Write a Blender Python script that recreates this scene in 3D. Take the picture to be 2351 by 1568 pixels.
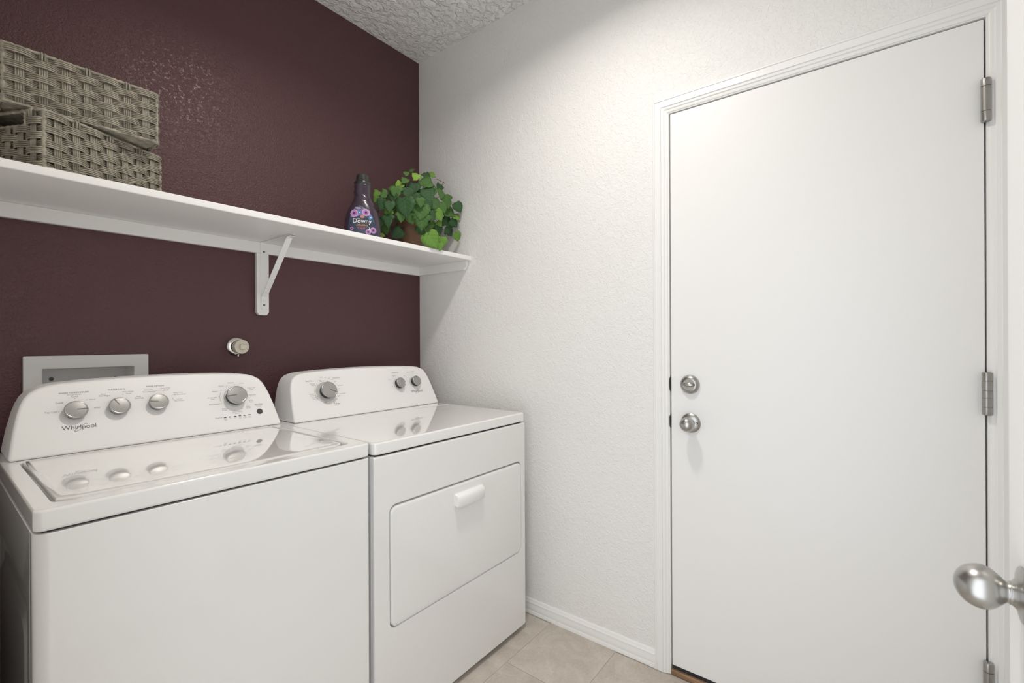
import bpy, bmesh, math, random
from mathutils import Vector, Matrix

for o in list(bpy.data.objects):
    bpy.data.objects.remove(o, do_unlink=True)
scene = bpy.context.scene
COL = scene.collection
random.seed(7)

# ------------------------------------------------------------------ camera
CAMPOS = Vector((-1.7013, -1.9622, 1.2262))
R_ = Vector((0.612839, -0.790194, -0.004534)); U_ = Vector((0.00276, -0.003597, 0.99999)); F_ = Vector((0.790203, 0.612846, 0.000023))
cd = bpy.data.cameras.new('camera')
cd.sensor_width = 36.0; cd.sensor_fit = 'HORIZONTAL'; cd.lens = 16.2223
cd.clip_start = 0.01
cd.dof.use_dof = True; cd.dof.focus_distance = 1.9; cd.dof.aperture_fstop = 8.0
cam = bpy.data.objects.new('camera', cd); COL.objects.link(cam)
m = Matrix((R_, U_, -F_)).transposed().to_4x4(); m.translation = CAMPOS
cam.matrix_world = m
scene.camera = cam

# ------------------------------------------------------------------ world, lights, exposure
world = bpy.data.worlds.new('world'); scene.world = world; world.use_nodes = True
wbg = world.node_tree.nodes['Background']
wbg.inputs[0].default_value = (0.955, 1.003, 1.065, 1); wbg.inputs[1].default_value = 2.45
ld = bpy.data.lights.new('ceiling_lamp', 'AREA'); ld.shape = 'DISK'; ld.size = 0.16; ld.energy = 12.6; ld.color = (1.0, 0.94, 0.875); ld.spread = math.radians(150)
lo = bpy.data.objects.new('ceiling_lamp', ld); COL.objects.link(lo); lo.location = (-0.76, -1.22, 2.752)
scene.view_settings.view_transform = 'Standard'; scene.view_settings.look = 'None'
scene.view_settings.gamma = 1.0; scene.view_settings.use_curve_mapping = False
scene.view_settings.exposure = -0.02
scene.cycles.use_denoising = True
scene.cycles.max_bounces = 9; scene.cycles.diffuse_bounces = 7
scene.cycles.sample_clamp_indirect = 6.0
scene.cycles.caustics_reflective = False; scene.cycles.caustics_refractive = False

# ------------------------------------------------------------------ helpers
WO = {}
def wo(o): return WO.get(o.name, Vector((0, 0, 0)))
def props(o, label=None, cat=None, group=None, kind=None):
    if label: o['label'] = label
    if cat: o['category'] = cat
    if group: o['group'] = group
    if kind: o['kind'] = kind
    return o
def empty(name, loc=(0, 0, 0), parent=None, **k):
    o = bpy.data.objects.new(name, None); COL.objects.link(o)
    o.empty_display_size = 0.05
    L = Vector(loc); WO[o.name] = L
    o.location = L - (wo(parent) if parent else Vector((0, 0, 0)))
    if parent: o.parent = parent
    return props(o, **k)
def obj(name, verts, faces, mat, parent=None, smooth=False, bevel=0, seg=2, uv=None, **k):
    vs = [Vector(v) for v in verts]
    lo = Vector((min(v.x for v in vs), min(v.y for v in vs), min(v.z for v in vs)))
    hi = Vector((max(v.x for v in vs), max(v.y for v in vs), max(v.z for v in vs)))
    c = (lo + hi) / 2; c.z = lo.z
    me = bpy.data.meshes.new(name)
    me.from_pydata([v - c for v in vs], [], faces)
    bm = bmesh.new(); bm.from_mesh(me); bmesh.ops.recalc_face_normals(bm, faces=bm.faces)
    bm.to_mesh(me); bm.free()
    if isinstance(mat, (list, tuple)):
        for q in mat: me.materials.append(q)
    else: me.materials.append(mat)
    o = bpy.data.objects.new(name, me); COL.objects.link(o)
    WO[o.name] = c
    o.location = c - (wo(parent) if parent else Vector((0, 0, 0)))
    if parent: o.parent = parent
    if smooth or bevel:
        for p in me.polygons: p.use_smooth = True
    if bevel:
        b = o.modifiers.new('bevel', 'BEVEL'); b.width = bevel; b.segments = seg; b.limit_method = 'ANGLE'; b.angle_limit = math.radians(32)
        b.harden_normals = False; b.use_clamp_overlap = True
        w = o.modifiers.new('wn', 'WEIGHTED_NORMAL'); w.keep_sharp = False
    elif smooth == 'auto':
        me.set_sharp_from_angle(angle=math.radians(35))
    return props(o, **k)
def copy_obj(o, parent, loc=None, rot=None):
    c = o.copy(); COL.objects.link(c); c.parent = parent
    if loc is not None: c.location = loc
    if rot is not None: c.rotation_euler = rot
    WO[c.name] = wo(o)
    return c
class MB:
    def __init__(s): s.v = []; s.f = []
    def add(s, v, f):
        n = len(s.v); s.v += [tuple(q) for q in v]; s.f += [[i + n for i in q] for q in f]; return s
    def box(s, a, b):
        x0, y0, z0 = a; x1, y1, z1 = b
        return s.add([(x0, y0, z0), (x1, y0, z0), (x1, y1, z0), (x0, y1, z0), (x0, y0, z1), (x1, y0, z1), (x1, y1, z1), (x0, y1, z1)],
                     [(0, 3, 2, 1), (4, 5, 6, 7), (0, 1, 5, 4), (1, 2, 6, 5), (2, 3, 7, 6), (3, 0, 4, 7)])
    def prism(s, bot, top):
        n = len(bot)
        return s.add(list(bot) + list(top), [list(range(n))[::-1], list(range(n, 2 * n))] + [(i, (i + 1) % n, n + (i + 1) % n, n + i) for i in range(n)])
    def loft(s, rings, cap0=True, cap1=True):
        n = len(rings[0]); v = [p for r in rings for p in r]; f = []
        for k in range(len(rings) - 1):
            for i in range(n):
                j = (i + 1) % n
                f.append((k * n + i, k * n + j, (k + 1) * n + j, (k + 1) * n + i))
        if cap0: f.append(list(range(n))[::-1])
        if cap1: f.append([(len(rings) - 1) * n + i for i in range(n)])
        return s.add(v, f)
    def tube(s, pts, r, n=8, closed=False, caps=True):
        pts = [Vector(p) for p in pts]; N = len(pts); rings = []
        rr = r if isinstance(r, (list, tuple)) else [r] * N
        up = None
        for i, p in enumerate(pts):
            a = pts[(i - 1) % N] if (closed or i > 0) else p
            b = pts[(i + 1) % N] if (closed or i < N - 1) else p
            t = (b - a).normalized()
            if up is None:
                up = Vector((0, 0, 1)) if abs(t.z) < .9 else Vector((1, 0, 0))
            e = t.cross(up)
            if e.length < 1e-6: e = t.cross(Vector((0, 1, 0)))
            e.normalize(); g = e.cross(t).normalized(); up = g
            rings.append([p + (e * math.cos(2 * math.pi * k / n) + g * math.sin(2 * math.pi * k / n)) * rr[i] for k in range(n)])
        if closed: rings.append(rings[0])
        return s.loft(rings, caps and not closed, caps and not closed)
    def build(s, name, mat, parent=None, **k): return obj(name, s.v, s.f, mat, parent, **k)
def rrect(x0, x1, y0, y1, r, n=6):
    rs = r if isinstance(r, (list, tuple)) else [r] * 4      # x1y1, x0y1, x0y0, x1y0
    out = []
    for (cx, cy, a0, q) in ((x1, y1, 0, 0), (x0, y1, 90, 1), (x0, y0, 180, 2), (x1, y0, 270, 3)):
        rad = max(rs[q], 1e-5)
        ox = cx - rad if cx == x1 else cx + rad; oy = cy - rad if cy == y1 else cy + rad
        for k in range(n + 1):
            a = math.radians(a0 + 90 * k / n); out.append((ox + rad * math.cos(a), oy + rad * math.sin(a)))
    return out
def holed(mb, outer, inner, fn, t0, t1):
    """plate between depth t0 and t1 with a hole; outer / inner point lists of the same length, fn(u, v, t) -> world."""
    n = len(outer)
    r = [[fn(*p, t0) for p in outer], [fn(*p, t1) for p in outer], [fn(*p, t1) for p in inner], [fn(*p, t0) for p in inner]]
    v = sum(r, []); f = []
    for k in range(4):
        a, b = k * n, ((k + 1) % 4) * n
        for i in range(n):
            j = (i + 1) % n; f.append((a + i, a + j, b + j, b + i))
    mb.add(v, f)
def lathe(profile, n, fn):
    """profile [(r, h)], fn(x, y, h) -> world; returns rings"""
    return [[fn(r * math.cos(2 * math.pi * k / n), r * math.sin(2 * math.pi * k / n), h) for k in range(n)] for r, h in profile]

def text_mesh(body, size, align='CENTER', shear=0.0, bold=0.0, spacing=1.0):
    cu = bpy.data.curves.new('txt', 'FONT'); cu.body = body; cu.size = size; cu.align_x = align; cu.align_y = 'CENTER'
    cu.shear = shear; cu.offset = bold; cu.resolution_u = 3; cu.space_character = spacing; cu.space_line = .9
    o = bpy.data.objects.new('txt', cu); COL.objects.link(o)
    dg = bpy.context.evaluated_depsgraph_get(); e = o.evaluated_get(dg); me = e.to_mesh()
    v = [(q.co.x, q.co.y) for q in me.vertices]; f = [tuple(p.vertices) for p in me.polygons]
    e.to_mesh_clear(); bpy.data.objects.remove(o); bpy.data.curves.remove(cu)
    return v, f
def text_fit(body, w, **k):
    v, f = text_mesh(body, 1.0, **k)
    a = min(p[0] for p in v); b = max(p[0] for p in v); c = min(p[1] for p in v); d = max(p[1] for p in v)
    s = w / (b - a)
    return [((p[0] - (a + b) / 2) * s, (p[1] - (c + d) / 2) * s) for p in v], f

# ------------------------------------------------------------------ materials
def mat(name, col, rough=.5, metal=0.0, coat=0.0, spec=.5, bump=None, ior=1.45):
    m = bpy.data.materials.new(name); m.use_nodes = True
    b = m.node_tree.nodes['Principled BSDF']
    b.inputs['Base Color'].default_value = (*col, 1); b.inputs['Roughness'].default_value = rough
    b.inputs['Metallic'].default_value = metal; b.inputs['Coat Weight'].default_value = coat; b.inputs['Coat Roughness'].default_value = .04
    b.inputs['Specular IOR Level'].default_value = spec
    if bump:
        scale, strength, dist = bump
        nt = m.node_tree
        tc = nt.nodes.new('ShaderNodeTexCoord'); n = nt.nodes.new('ShaderNodeTexNoise'); bp = nt.nodes.new('ShaderNodeBump')
        n.inputs['Scale'].default_value = scale; n.inputs['Detail'].default_value = 3
        nt.links.new(tc.outputs['Object'], n.inputs['Vector']); nt.links.new(n.outputs['Fac'], bp.inputs['Height'])
        bp.inputs['Strength'].default_value = strength; bp.inputs['Distance'].default_value = dist
        nt.links.new(bp.outputs['Normal'], b.inputs['Normal'])
    return m
def node(nt, t, **k):
    n = nt.nodes.new(t)
    for a, b in k.items():
        if a in n.inputs: n.inputs[a].default_value = b
        else: setattr(n, a, b)
    return n
def ramp(nt, a, b, ca=(0, 0, 0, 1), cb=(1, 1, 1, 1)):
    r = nt.nodes.new('ShaderNodeValToRGB'); e = r.color_ramp.elements
    e[0].position = a; e[0].color = ca; e[1].position = b; e[1].color = cb
    return r
def wall_mat(name, col, rough, spec, fine, coarse, coarse_scale, fine_scale=260, thr=(.46, .56)):
    """painted drywall: fine roller stipple over blotchy knock-down islands"""
    m = mat(name, col, rough, spec=spec); nt = m.node_tree; b = nt.nodes['Principled BSDF']
    tc = node(nt, 'ShaderNodeTexCoord')
    n1 = node(nt, 'ShaderNodeTexNoise', Scale=fine_scale, Detail=2.0)
    n2 = node(nt, 'ShaderNodeTexNoise', Scale=coarse_scale, Detail=4.0, Roughness=.6, Distortion=.6)
    r2 = ramp(nt, *thr)
    for n in (n1, n2): nt.links.new(tc.outputs['Object'], n.inputs['Vector'])
    nt.links.new(n2.outputs['Fac'], r2.inputs['Fac'])
    b1 = node(nt, 'ShaderNodeBump', Strength=1.0, Distance=fine); b2 = node(nt, 'ShaderNodeBump', Strength=1.0, Distance=coarse)
    nt.links.new(n1.outputs['Fac'], b1.inputs['Height']); nt.links.new(r2.outputs['Color'], b2.inputs['Height'])
    nt.links.new(b1.outputs['Normal'], b2.inputs['Normal']); nt.links.new(b2.outputs['Normal'], b.inputs['Normal'])
    return m
def plum_mat():
    """semi-gloss plum paint: grainy roller stipple interrupted by sparse flattened islands"""
    m = mat('plum_paint', (.088, .038, .045), .36, spec=.55); nt = m.node_tree; b = nt.nodes['Principled BSDF']
    tc = node(nt, 'ShaderNodeTexCoord')
    g = node(nt, 'ShaderNodeTexNoise', Scale=150.0, Detail=2.0, Roughness=.55, Distortion=.4)
    k = node(nt, 'ShaderNodeTexNoise', Scale=105.0, Detail=3.0, Roughness=.6, Distortion=.3)
    r = ramp(nt, .53, .62)
    for n in (g, k): nt.links.new(tc.outputs['Object'], n.inputs['Vector'])
    nt.links.new(k.outputs['Fac'], r.inputs['Fac'])
    rr = node(nt, 'ShaderNodeMapRange'); b.inputs['Specular Tint'].default_value = (1.0, .84, .76, 1); rr.inputs['To Min'].default_value = .41; rr.inputs['To Max'].default_value = .32
    nt.links.new(r.outputs['Color'], rr.inputs['Value']); nt.links.new(rr.outputs['Result'], b.inputs['Roughness'])
    mx = node(nt, 'ShaderNodeMixRGB'); mx.inputs[2].default_value = (.54, .54, .54, 1)
    nt.links.new(r.outputs['Color'], mx.inputs[0]); nt.links.new(g.outputs['Fac'], mx.inputs[1])
    bp = node(nt, 'ShaderNodeBump', Strength=1.0, Distance=.0030)
    nt.links.new(mx.outputs[0], bp.inputs['Height']); nt.links.new(bp.outputs['Normal'], b.inputs['Normal'])
    return m
M = {}
M['plum'] = plum_mat()
M['wall'] = wall_mat('white_wall_paint', (.84, .835, .815), .55, .35, .0014, .0006, 60, 190)
M['ceil'] = wall_mat('ceiling_texture', (.91, .905, .885), .7, .2, .0020, .0060, 30, 110, (.42, .60))
M['trim'] = mat('white_trim_paint', (.86, .855, .84), .38, bump=(40, .1, .0005))
M['doorp'] = mat('white_door_paint', (.86, .855, .84), .40, bump=(30, .15, .0005))
M['shelf'] = mat('white_shelf_paint', (.86, .855, .84), .42, bump=(50, .15, .0004))
M['enamel'] = mat('white_enamel', (.775, .77, .755), .16, coat=.6)
M['gloss'] = mat('white_gloss_lid', (.80, .795, .78), .05, coat=1.0)
M['console'] = mat('white_console_plastic', (.83, .825, .815), .42)
M['gap_shade'] = mat('black_gap_shade', (.02, .02, .02), .7)  # black colour standing in for shade between appliance panels
M['knob'] = mat('silver_grey_plastic', (.36, .355, .34), .34, metal=.35)
M['knobrim'] = mat('silver_rim', (.42, .42, .41), .22, metal=.75)
M['knobdark'] = mat('black_plastic', (.022, .020, .018), .35)
M['skirt'] = mat('pale_grey_plastic', (.55, .545, .53), .3)
M['print'] = mat('dark_grey_print', (.06, .06, .06), .5)
M['print2'] = mat('mid_grey_print', (.33, .33, .33), .5)
M['print3'] = mat('heading_grey_print', (.17, .17, .17), .5)
M['nickel'] = mat('satin_nickel', (.47, .46, .44), .30, metal=1.0, bump=(900, .05, .0003))
M['nickel2'] = mat('satin_nickel_hinge', (.40, .39, .37), .38, metal=1.0)
M['chrome'] = mat('chrome', (.8, .78, .74), .12, metal=1.0)
M['darkmetal'] = mat('dark_metal', (.14, .14, .14), .4, metal=1.0)
M['cream'] = mat('cream_plastic', (.72, .67, .57), .4)
M['boxp'] = mat('outlet_box_plastic', (.74, .735, .72), .32)
M['boxin'] = mat('outlet_box_inside', (.80, .80, .79), .22)
M['rubber'] = mat('black_rubber', (.02, .025, .03), .5)
M['terra'] = mat('brown_terracotta', (.20, .105, .058), .6, bump=(60, .4, .002))
M['soil'] = mat('dark_soil', (.02, .014, .009), .9)
M['bottle'] = mat('dark_purple_plastic', (.042, .026, .044), .24, coat=.3)
M['bcap'] = mat('black_cap', (.028, .030, .028), .32)
M['foot'] = mat('dark_base', (.05, .05, .05), .6)

def wood_mat():
    m = mat('oak_threshold', (.28, .16, .08), .45); nt = m.node_tree; b = nt.nodes['Principled BSDF']
    tc = node(nt, 'ShaderNodeTexCoord'); mp = node(nt, 'ShaderNodeMapping'); mp.inputs['Scale'].default_value = (60, 4, 20)
    n = node(nt, 'ShaderNodeTexNoise', Scale=3.0, Detail=5.0); r = ramp(nt, .3, .7, (.20, .11, .055, 1), (.36, .22, .12, 1))
    nt.links.new(tc.outputs['Object'], mp.inputs['Vector']); nt.links.new(mp.outputs['Vector'], n.inputs['Vector'])
    nt.links.new(n.outputs['Fac'], r.inputs['Fac']); nt.links.new(r.outputs['Color'], b.inputs['Base Color'])
    return m
M['oak'] = wood_mat()
def tile_mat():
    m = mat('greige_tile', (.4, .36, .32), .42); nt = m.node_tree; b = nt.nodes['Principled BSDF']
    tc = node(nt, 'ShaderNodeTexCoord'); oi = node(nt, 'ShaderNodeObjectInfo'); ad = node(nt, 'ShaderNodeVectorMath', operation='ADD')
    n = node(nt, 'ShaderNodeTexNoise', Scale=7.0, Detail=8.0, Roughness=.62, Distortion=1.2)
    n2 = node(nt, 'ShaderNodeTexNoise', Scale=120.0, Detail=3.0)
    r = ramp(nt, .32, .70, (.50, .445, .385, 1), (.68, .62, .555, 1)); mx = node(nt, 'ShaderNodeMixRGB', blend_type='MULTIPLY'); mx.inputs[0].default_value = .25
    nt.links.new(tc.outputs['Object'], ad.inputs[0]); nt.links.new(oi.outputs['Random'], ad.inputs[1])
    nt.links.new(ad.outputs[0], n.inputs['Vector']); nt.links.new(ad.outputs[0], n2.inputs['Vector'])
    nt.links.new(n.outputs['Fac'], r.inputs['Fac']); nt.links.new(r.outputs['Color'], mx.inputs[1]); nt.links.new(n2.outputs['Fac'], mx.inputs[2])
    nt.links.new(mx.outputs[0], b.inputs['Base Color'])
    return m
M['tile'] = tile_mat()
M['grout'] = mat('grey_grout', (.50, .455, .40), .85)
def wicker_mat():
    m = mat('grey_wicker', (.3, .27, .21), .55); nt = m.node_tree; b = nt.nodes['Principled BSDF']
    tc = node(nt, 'ShaderNodeTexCoord'); n = node(nt, 'ShaderNodeTexNoise', Scale=55.0, Detail=3.0)
    r = ramp(nt, .3, .72, (.20, .182, .142, 1), (.44, .405, .33, 1))
    nt.links.new(tc.outputs['Object'], n.inputs['Vector']); nt.links.new(n.outputs['Fac'], r.inputs['Fac']); nt.links.new(r.outputs['Color'], b.inputs['Base Color'])
    return m
M['wicker'] = wicker_mat()
def leaf_mat(name, c0, c1, vein):
    m = mat(name, c0, .55, spec=.25); nt = m.node_tree; b = nt.nodes['Principled BSDF']
    tc = node(nt, 'ShaderNodeTexCoord'); oi = node(nt, 'ShaderNodeObjectInfo')
    sp = node(nt, 'ShaderNodeSeparateXYZ'); nt.links.new(tc.outputs['Object'], sp.inputs[0])
    ab = node(nt, 'ShaderNodeMath', operation='ABSOLUTE'); nt.links.new(sp.outputs['X'], ab.inputs[0])
    # side veins: repeating in (y - 0.7|x|)
    sm = node(nt, 'ShaderNodeMath', operation='MULTIPLY_ADD'); sm.inputs[1].default_value = -.75; nt.links.new(ab.outputs[0], sm.inputs[0]); nt.links.new(sp.outputs['Y'], sm.inputs[2])
    pp = node(nt, 'ShaderNodeMath', operation='PINGPONG'); pp.inputs[1].default_value = .11; nt.links.new(sm.outputs[0], pp.inputs[0])
    mn = node(nt, 'ShaderNodeMath', operation='MINIMUM'); nt.links.new(pp.outputs[0], mn.inputs[0]); nt.links.new(ab.outputs[0], mn.inputs[1])
    r = ramp(nt, .006, .03, (1, 1, 1, 1), (0, 0, 0, 1)); nt.links.new(mn.outputs[0], r.inputs['Fac'])
    n = node(nt, 'ShaderNodeTexNoise', Scale=3.0, Detail=3.0); nt.links.new(tc.outputs['Object'], n.inputs['Vector'])
    av = node(nt, 'ShaderNodeMath', operation='MULTIPLY_ADD'); av.inputs[1].default_value = .5; nt.links.new(n.outputs['Fac'], av.inputs[0])
    hf = node(nt, 'ShaderNodeMath', operation='MULTIPLY'); hf.inputs[1].default_value = .5; nt.links.new(oi.outputs['Random'], hf.inputs[0]); nt.links.new(hf.outputs[0], av.inputs[2])
    mx = node(nt, 'ShaderNodeMixRGB'); mx.inputs[1].default_value = (*c0, 1); mx.inputs[2].default_value = (*c1, 1); nt.links.new(av.outputs[0], mx.inputs[0])
    m2 = node(nt, 'ShaderNodeMixRGB'); m2.inputs[2].default_value = (*vein, 1)
    vf = node(nt, 'ShaderNodeMath', operation='MULTIPLY'); vf.inputs[1].default_value = .20; nt.links.new(r.outputs['Color'], vf.inputs[0])
    nt.links.new(mx.outputs[0], m2.inputs[1]); nt.links.new(vf.outputs[0], m2.inputs[0]); nt.links.new(m2.outputs[0], b.inputs['Base Color'])
    return m
M['leaf_d'] = leaf_mat('ivy_leaf_dark', (.022, .060, .022), (.045, .11, .040), (.14, .22, .10))
M['leaf_m'] = leaf_mat('ivy_leaf_green', (.045, .115, .025), (.085, .18, .045), (.2, .3, .12))
M['leaf_l'] = leaf_mat('ivy_leaf_light', (.085, .20, .028), (.16, .31, .05), (.3, .42, .15))
M['leaf_y'] = leaf_mat('ivy_leaf_lime', (.20, .36, .05), (.30, .46, .08), (.42, .55, .2))
M['stem'] = mat('ivy_stem', (.13, .15, .03), .5)
def flat(n, c, r=.45): return mat(n, c, r)
M['lab'] = flat('label_navy', (.035, .050, .085), .35)
M['lab2'] = flat('label_lilac', (.22, .17, .42), .35)
M['petal'] = flat('label_petal', (.40, .17, .42), .4)
M['petal2'] = flat('label_petal_pale', (.60, .42, .62), .4)
M['fcent'] = flat('label_flower_centre', (.05, .02, .07), .4)
M['blueleaf'] = flat('label_blue', (.07, .20, .42), .4)
M['whitep'] = flat('label_white', (.85, .85, .82), .4)
M['goldp'] = flat('label_gold', (.55, .30, .09), .4)
M['pinkp'] = flat('label_pink', (.55, .16, .28), .4)
M['olive'] = flat('label_olive', (.10, .10, .07), .4)

# ------------------------------------------------------------------ room
HC = 2.762; XL = -1.66; YF = -2.45; T = .115
# box hole in the plum wall
BX0, BX1, BZ0, BZ1 = -1.478, -1.250, .985, 1.152
mb = MB()
holed(mb, [(XL - T, -.05), (.115, -.05), (.115, HC), (XL - T, HC)], [(BX0, BZ0), (BX1, BZ0), (BX1, BZ1), (BX0, BZ1)], lambda u, w, t: (u, t, w), 0.0, .12)
mb.build('wall_back', M['plum'], kind='structure', label='plum painted textured accent wall behind the washer and dryer')
# right wall with door opening
DY0, DY1, DZ = -2.222, -1.360, 2.082
mb = MB()
mb.box((0, DY1, -.05), (.12, 0, HC)); mb.box((0, YF - .1, -.05), (.12, DY0, HC)); mb.box((0, DY0, DZ), (.12, DY1, HC))
mb.build('wall_right', M['wall'], kind='structure', label='white textured wall with the white door')
mb = MB()
LY0, LY1 = -2.165, -1.305
mb.box((XL - T, LY1, -.05), (XL, 0, HC)); mb.box((XL - T, YF - .1, -.05), (XL, LY0, HC)); mb.box((XL - T, LY0, 2.075), (XL, LY1, HC))
mb.build('wall_left', M['wall'], kind='structure', label='white wall with the open doorway beside the camera')
MB().box((XL - T, YF - .1, -.05), (.12, YF, HC)).build('wall_front', M['wall'], kind='structure', label='white wall behind the open door')
MB().box((XL - T, YF - .1, HC), (.12, .12, HC + .1)).build('ceiling', M['ceil'], kind='structure', label='white knock-down textured ceiling')
fl = MB().box((XL - T, YF - .1, -.12), (.12, .12, -.0022)).build('floor', M['grout'], kind='structure', label='greige ceramic tile floor with thin grout joints')
TW, TH, G = .61, .305, .003
rows = []
r0 = -1.165
j = -4
while True:
    ya = r0 + j * TH; yb = ya + TH
    if ya >= .0: break
    j += 1
    if yb <= YF: continue
    idx = round((ya - r0) / TH)
    off = (-.323, -.018, -.628)[idx % 3] if idx % 3 == 0 else (-.323 + (idx % 2) * .305)
    xa = off - 4 * TW
    while xa < .0:
        x0, x1 = max(xa, XL - T), min(xa + TW, .0); xa += TW
        if x1 - x0 < .02: continue
        y0, y1 = max(ya, YF), min(yb, 0)
        MB().box((x0 + G / 2, y0 + G / 2, -.010), (x1 - G / 2, y1 - G / 2, 0)).build('tile', M['tile'], fl, bevel=.0012, seg=1)

# casing / baseboard profiles
PROF = [(0, 0), (0, .012), (.002, .0145), (.0065, .015), (.0085, .0125), (.024, .0135), (.030, .0145), (.0315, .0115), (.040, .011), (.043, .008), (.049, .0075), (.052, .0055), (.052, 0)]
def casing(parent, fn, y_out0, y_out1, z_out, wdt=.052):
    """fn(y, z, h) -> world. legs from y_out0 (near corner) and y_out1, head at z_out"""
    sg = 1 if y_out1 > y_out0 else -1
    def leg(y, s):
        return MB().loft([[fn(y + s * u, 0.0, h) for u, h in PROF], [fn(y + s * u, z_out - u, h) for u, h in PROF]])
    leg(y_out0, sg).build('casing_leg', M['trim'], parent, smooth='auto')
    leg(y_out1, -sg).build('casing_leg', M['trim'], parent, smooth='auto')
    MB().loft([[fn(y_out0 + sg * u, z_out - u, h) for u, h in PROF], [fn(y_out1 - sg * u, z_out - u, h) for u, h in PROF]]).build('casing_head', M['trim'], parent, smooth='auto')
t1 = empty('trim_1', (0, -1.79, 0), kind='structure', label='white moulded casing and jamb around the closed white door')
casing(t1, lambda y, z, h: (-h, y, z), -1.3225, -2.2595, 2.1180)
mb = MB(); JW = .0195
mb.box((-.0035, DY1 - JW, 0), (.12, DY1, DZ)).build('jamb', M['trim'], t1)
MB().box((-.0035, DY0, 0), (.12, DY0 + JW, DZ)).build('jamb', M['trim'], t1)
MB().box((-.0035, DY0 + JW, DZ - JW), (.12, DY1 - JW, DZ)).build('jamb_head', M['trim'], t1)
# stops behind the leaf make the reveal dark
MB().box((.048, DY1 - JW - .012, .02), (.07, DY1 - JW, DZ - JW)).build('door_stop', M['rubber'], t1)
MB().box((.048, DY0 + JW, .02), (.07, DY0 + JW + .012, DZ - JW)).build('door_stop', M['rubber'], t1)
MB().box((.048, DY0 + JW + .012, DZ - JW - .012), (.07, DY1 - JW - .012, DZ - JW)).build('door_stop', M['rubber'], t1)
for z0, z1 in ((1.040, 1.097), (.906, .958)):
    mb = MB()
    ys = DY1 - JW
    mb.prism([(-.0055, ys - .0012, z0 + .006), (-.0055, ys - .0012, z1 - .006), (-.001, ys - .0012, z1), (.034, ys - .0012, z1), (.034, ys - .0012, z0), (-.001, ys - .0012, z0)],
             [(-.0055, ys + .0006, z0 + .006), (-.0055, ys + .0006, z1 - .006), (-.001, ys + .0006, z1), (.034, ys + .0006, z1), (.034, ys + .0006, z0), (-.001, ys + .0006, z0)])
    mb.add([(-.0055, ys - .0012, z0 + .006), (-.0055, ys + .0012, z0 + .010), (-.0055, ys + .0012, z1 - .010), (-.0055, ys - .0012, z1 - .006)], [(0, 1, 2, 3)])
    mb.build('strike_plate', M['nickel2'], t1)

# baseboard along the right wall
BP = [(0, 0), (.0125, 0), (.0125, .014), (.011, .017), (.0118, .021), (.0105, .036), (.0085, .046), (.0092, .049), (.0065, .053), (.006, .060), (.004, .064), (0, .064)]
MB().loft([[(-h, -.002, z) for h, z in BP], [(-h, -1.3225, z) for h, z in BP]]).build('baseboard_right', M['trim'], smooth='auto', kind='structure', label='white moulded baseboard between the dryer and the door casing')
MB().loft([[(XL + h, -.002, z) for h, z in BP], [(XL + h, -1.24, z) for h, z in BP]]).build('baseboard_left', M['trim'], smooth='auto', kind='structure', label='white moulded baseboard along the wall beside the washer')

# closed door
LYa, LYb, LZ0, LZ1 = -2.1990, -1.3835, .034, 2.0590
d1 = MB().box((0.0, LYa, LZ0), (.044, LYb, LZ1)).build('door_1', M['doorp'], kind='structure', bevel=.0015, seg=1, label='closed flat white door with satin nickel knob and deadbolt')
MB().box((.004, LYa + .002, .020), (.040, LYb - .002, .034)).build('door_sweep', M['rubber'], d1, label='black rubber sweep')
MB().box((-.006, DY0 + JW, 0), (.11, DY1 - JW, .019)).build('threshold', M['oak'], bevel=.004, label='brown wooden threshold under the closed white door', cat='threshold')
def hinge(z0, z1, parent, seams):
    y = -2.2008; x = -.0102; r = .0100
    L = z1 - z0
    prof = [(r * .55, z0 - .003), (r * .93, z0 - .0015), (r, z0)]
    for q in seams:
        zq = z0 + q * L; prof += [(r, zq - .0010), (r * .86, zq - .0006), (r * .86, zq + .0006), (r, zq + .0010)]
    prof += [(r, z1), (r * .93, z1 + .0015), (r * .55, z1 + .003)]
    o = MB().loft(lathe(prof, 28, lambda a, b, c: (x + a, y + b, c))).build('hinge', M['nickel2'], parent, smooth='auto', label='satin nickel hinge')
    MB().box((-.0015, y - .0125, z0), (.0012, y - .0024, z1)).build('hinge_leaf', M['nickel2'], o)
    MB().box((-.0012, y + .0023, z0), (.0012, y + .0070, z1)).build('hinge_leaf', M['nickel2'], o)
for z0, z1, sm in ((1.790, 1.897, (.22, .82)), (1.033, 1.139, (.17, .40, .58, .81)), (.285, .391, (.2, .80))): hinge(z0, z1, d1, sm)
def axis_x(c):   # lathe about -X axis from the right wall
    return lambda a, b, h: (c[0] - h, c[1] + a, c[2] + b)
# deadbolt
C = (0, -1.4515, 1.0690)
o = MB().loft(lathe([(.0335, 0), (.0335, .004), (.032, .008), (.024, .0135), (.0205, .0145), (.0205, .0125), (.0001, .0125)], 40, axis_x(C))).build('deadbolt', M['nickel'], d1, smooth='auto', label='round satin nickel deadbolt plate')
prof = []
rings = []
for t in [i / 12 for i in range(13)]:
    yy = -.0205 + .041 * t; hh = .009 + .008 * math.sin(math.pi * t) ** .8; zz = .0026 + .0046 * math.sin(math.pi * t)
    rings.append([(C[0] - .0125, C[1] + yy, C[2] - zz), (C[0] - hh - .002, C[1] + yy, C[2] - zz), (C[0] - hh - .006, C[1] + yy, C[2] - zz * .4), (C[0] - hh - .006, C[1] + yy, C[2] + zz * .4), (C[0] - hh - .002, C[1] + yy, C[2] + zz), (C[0] - .0125, C[1] + yy, C[2] + zz)])
MB().loft(rings).build('thumb_turn', M['nickel'], o, smooth='auto', label='oval thumb turn')
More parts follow.
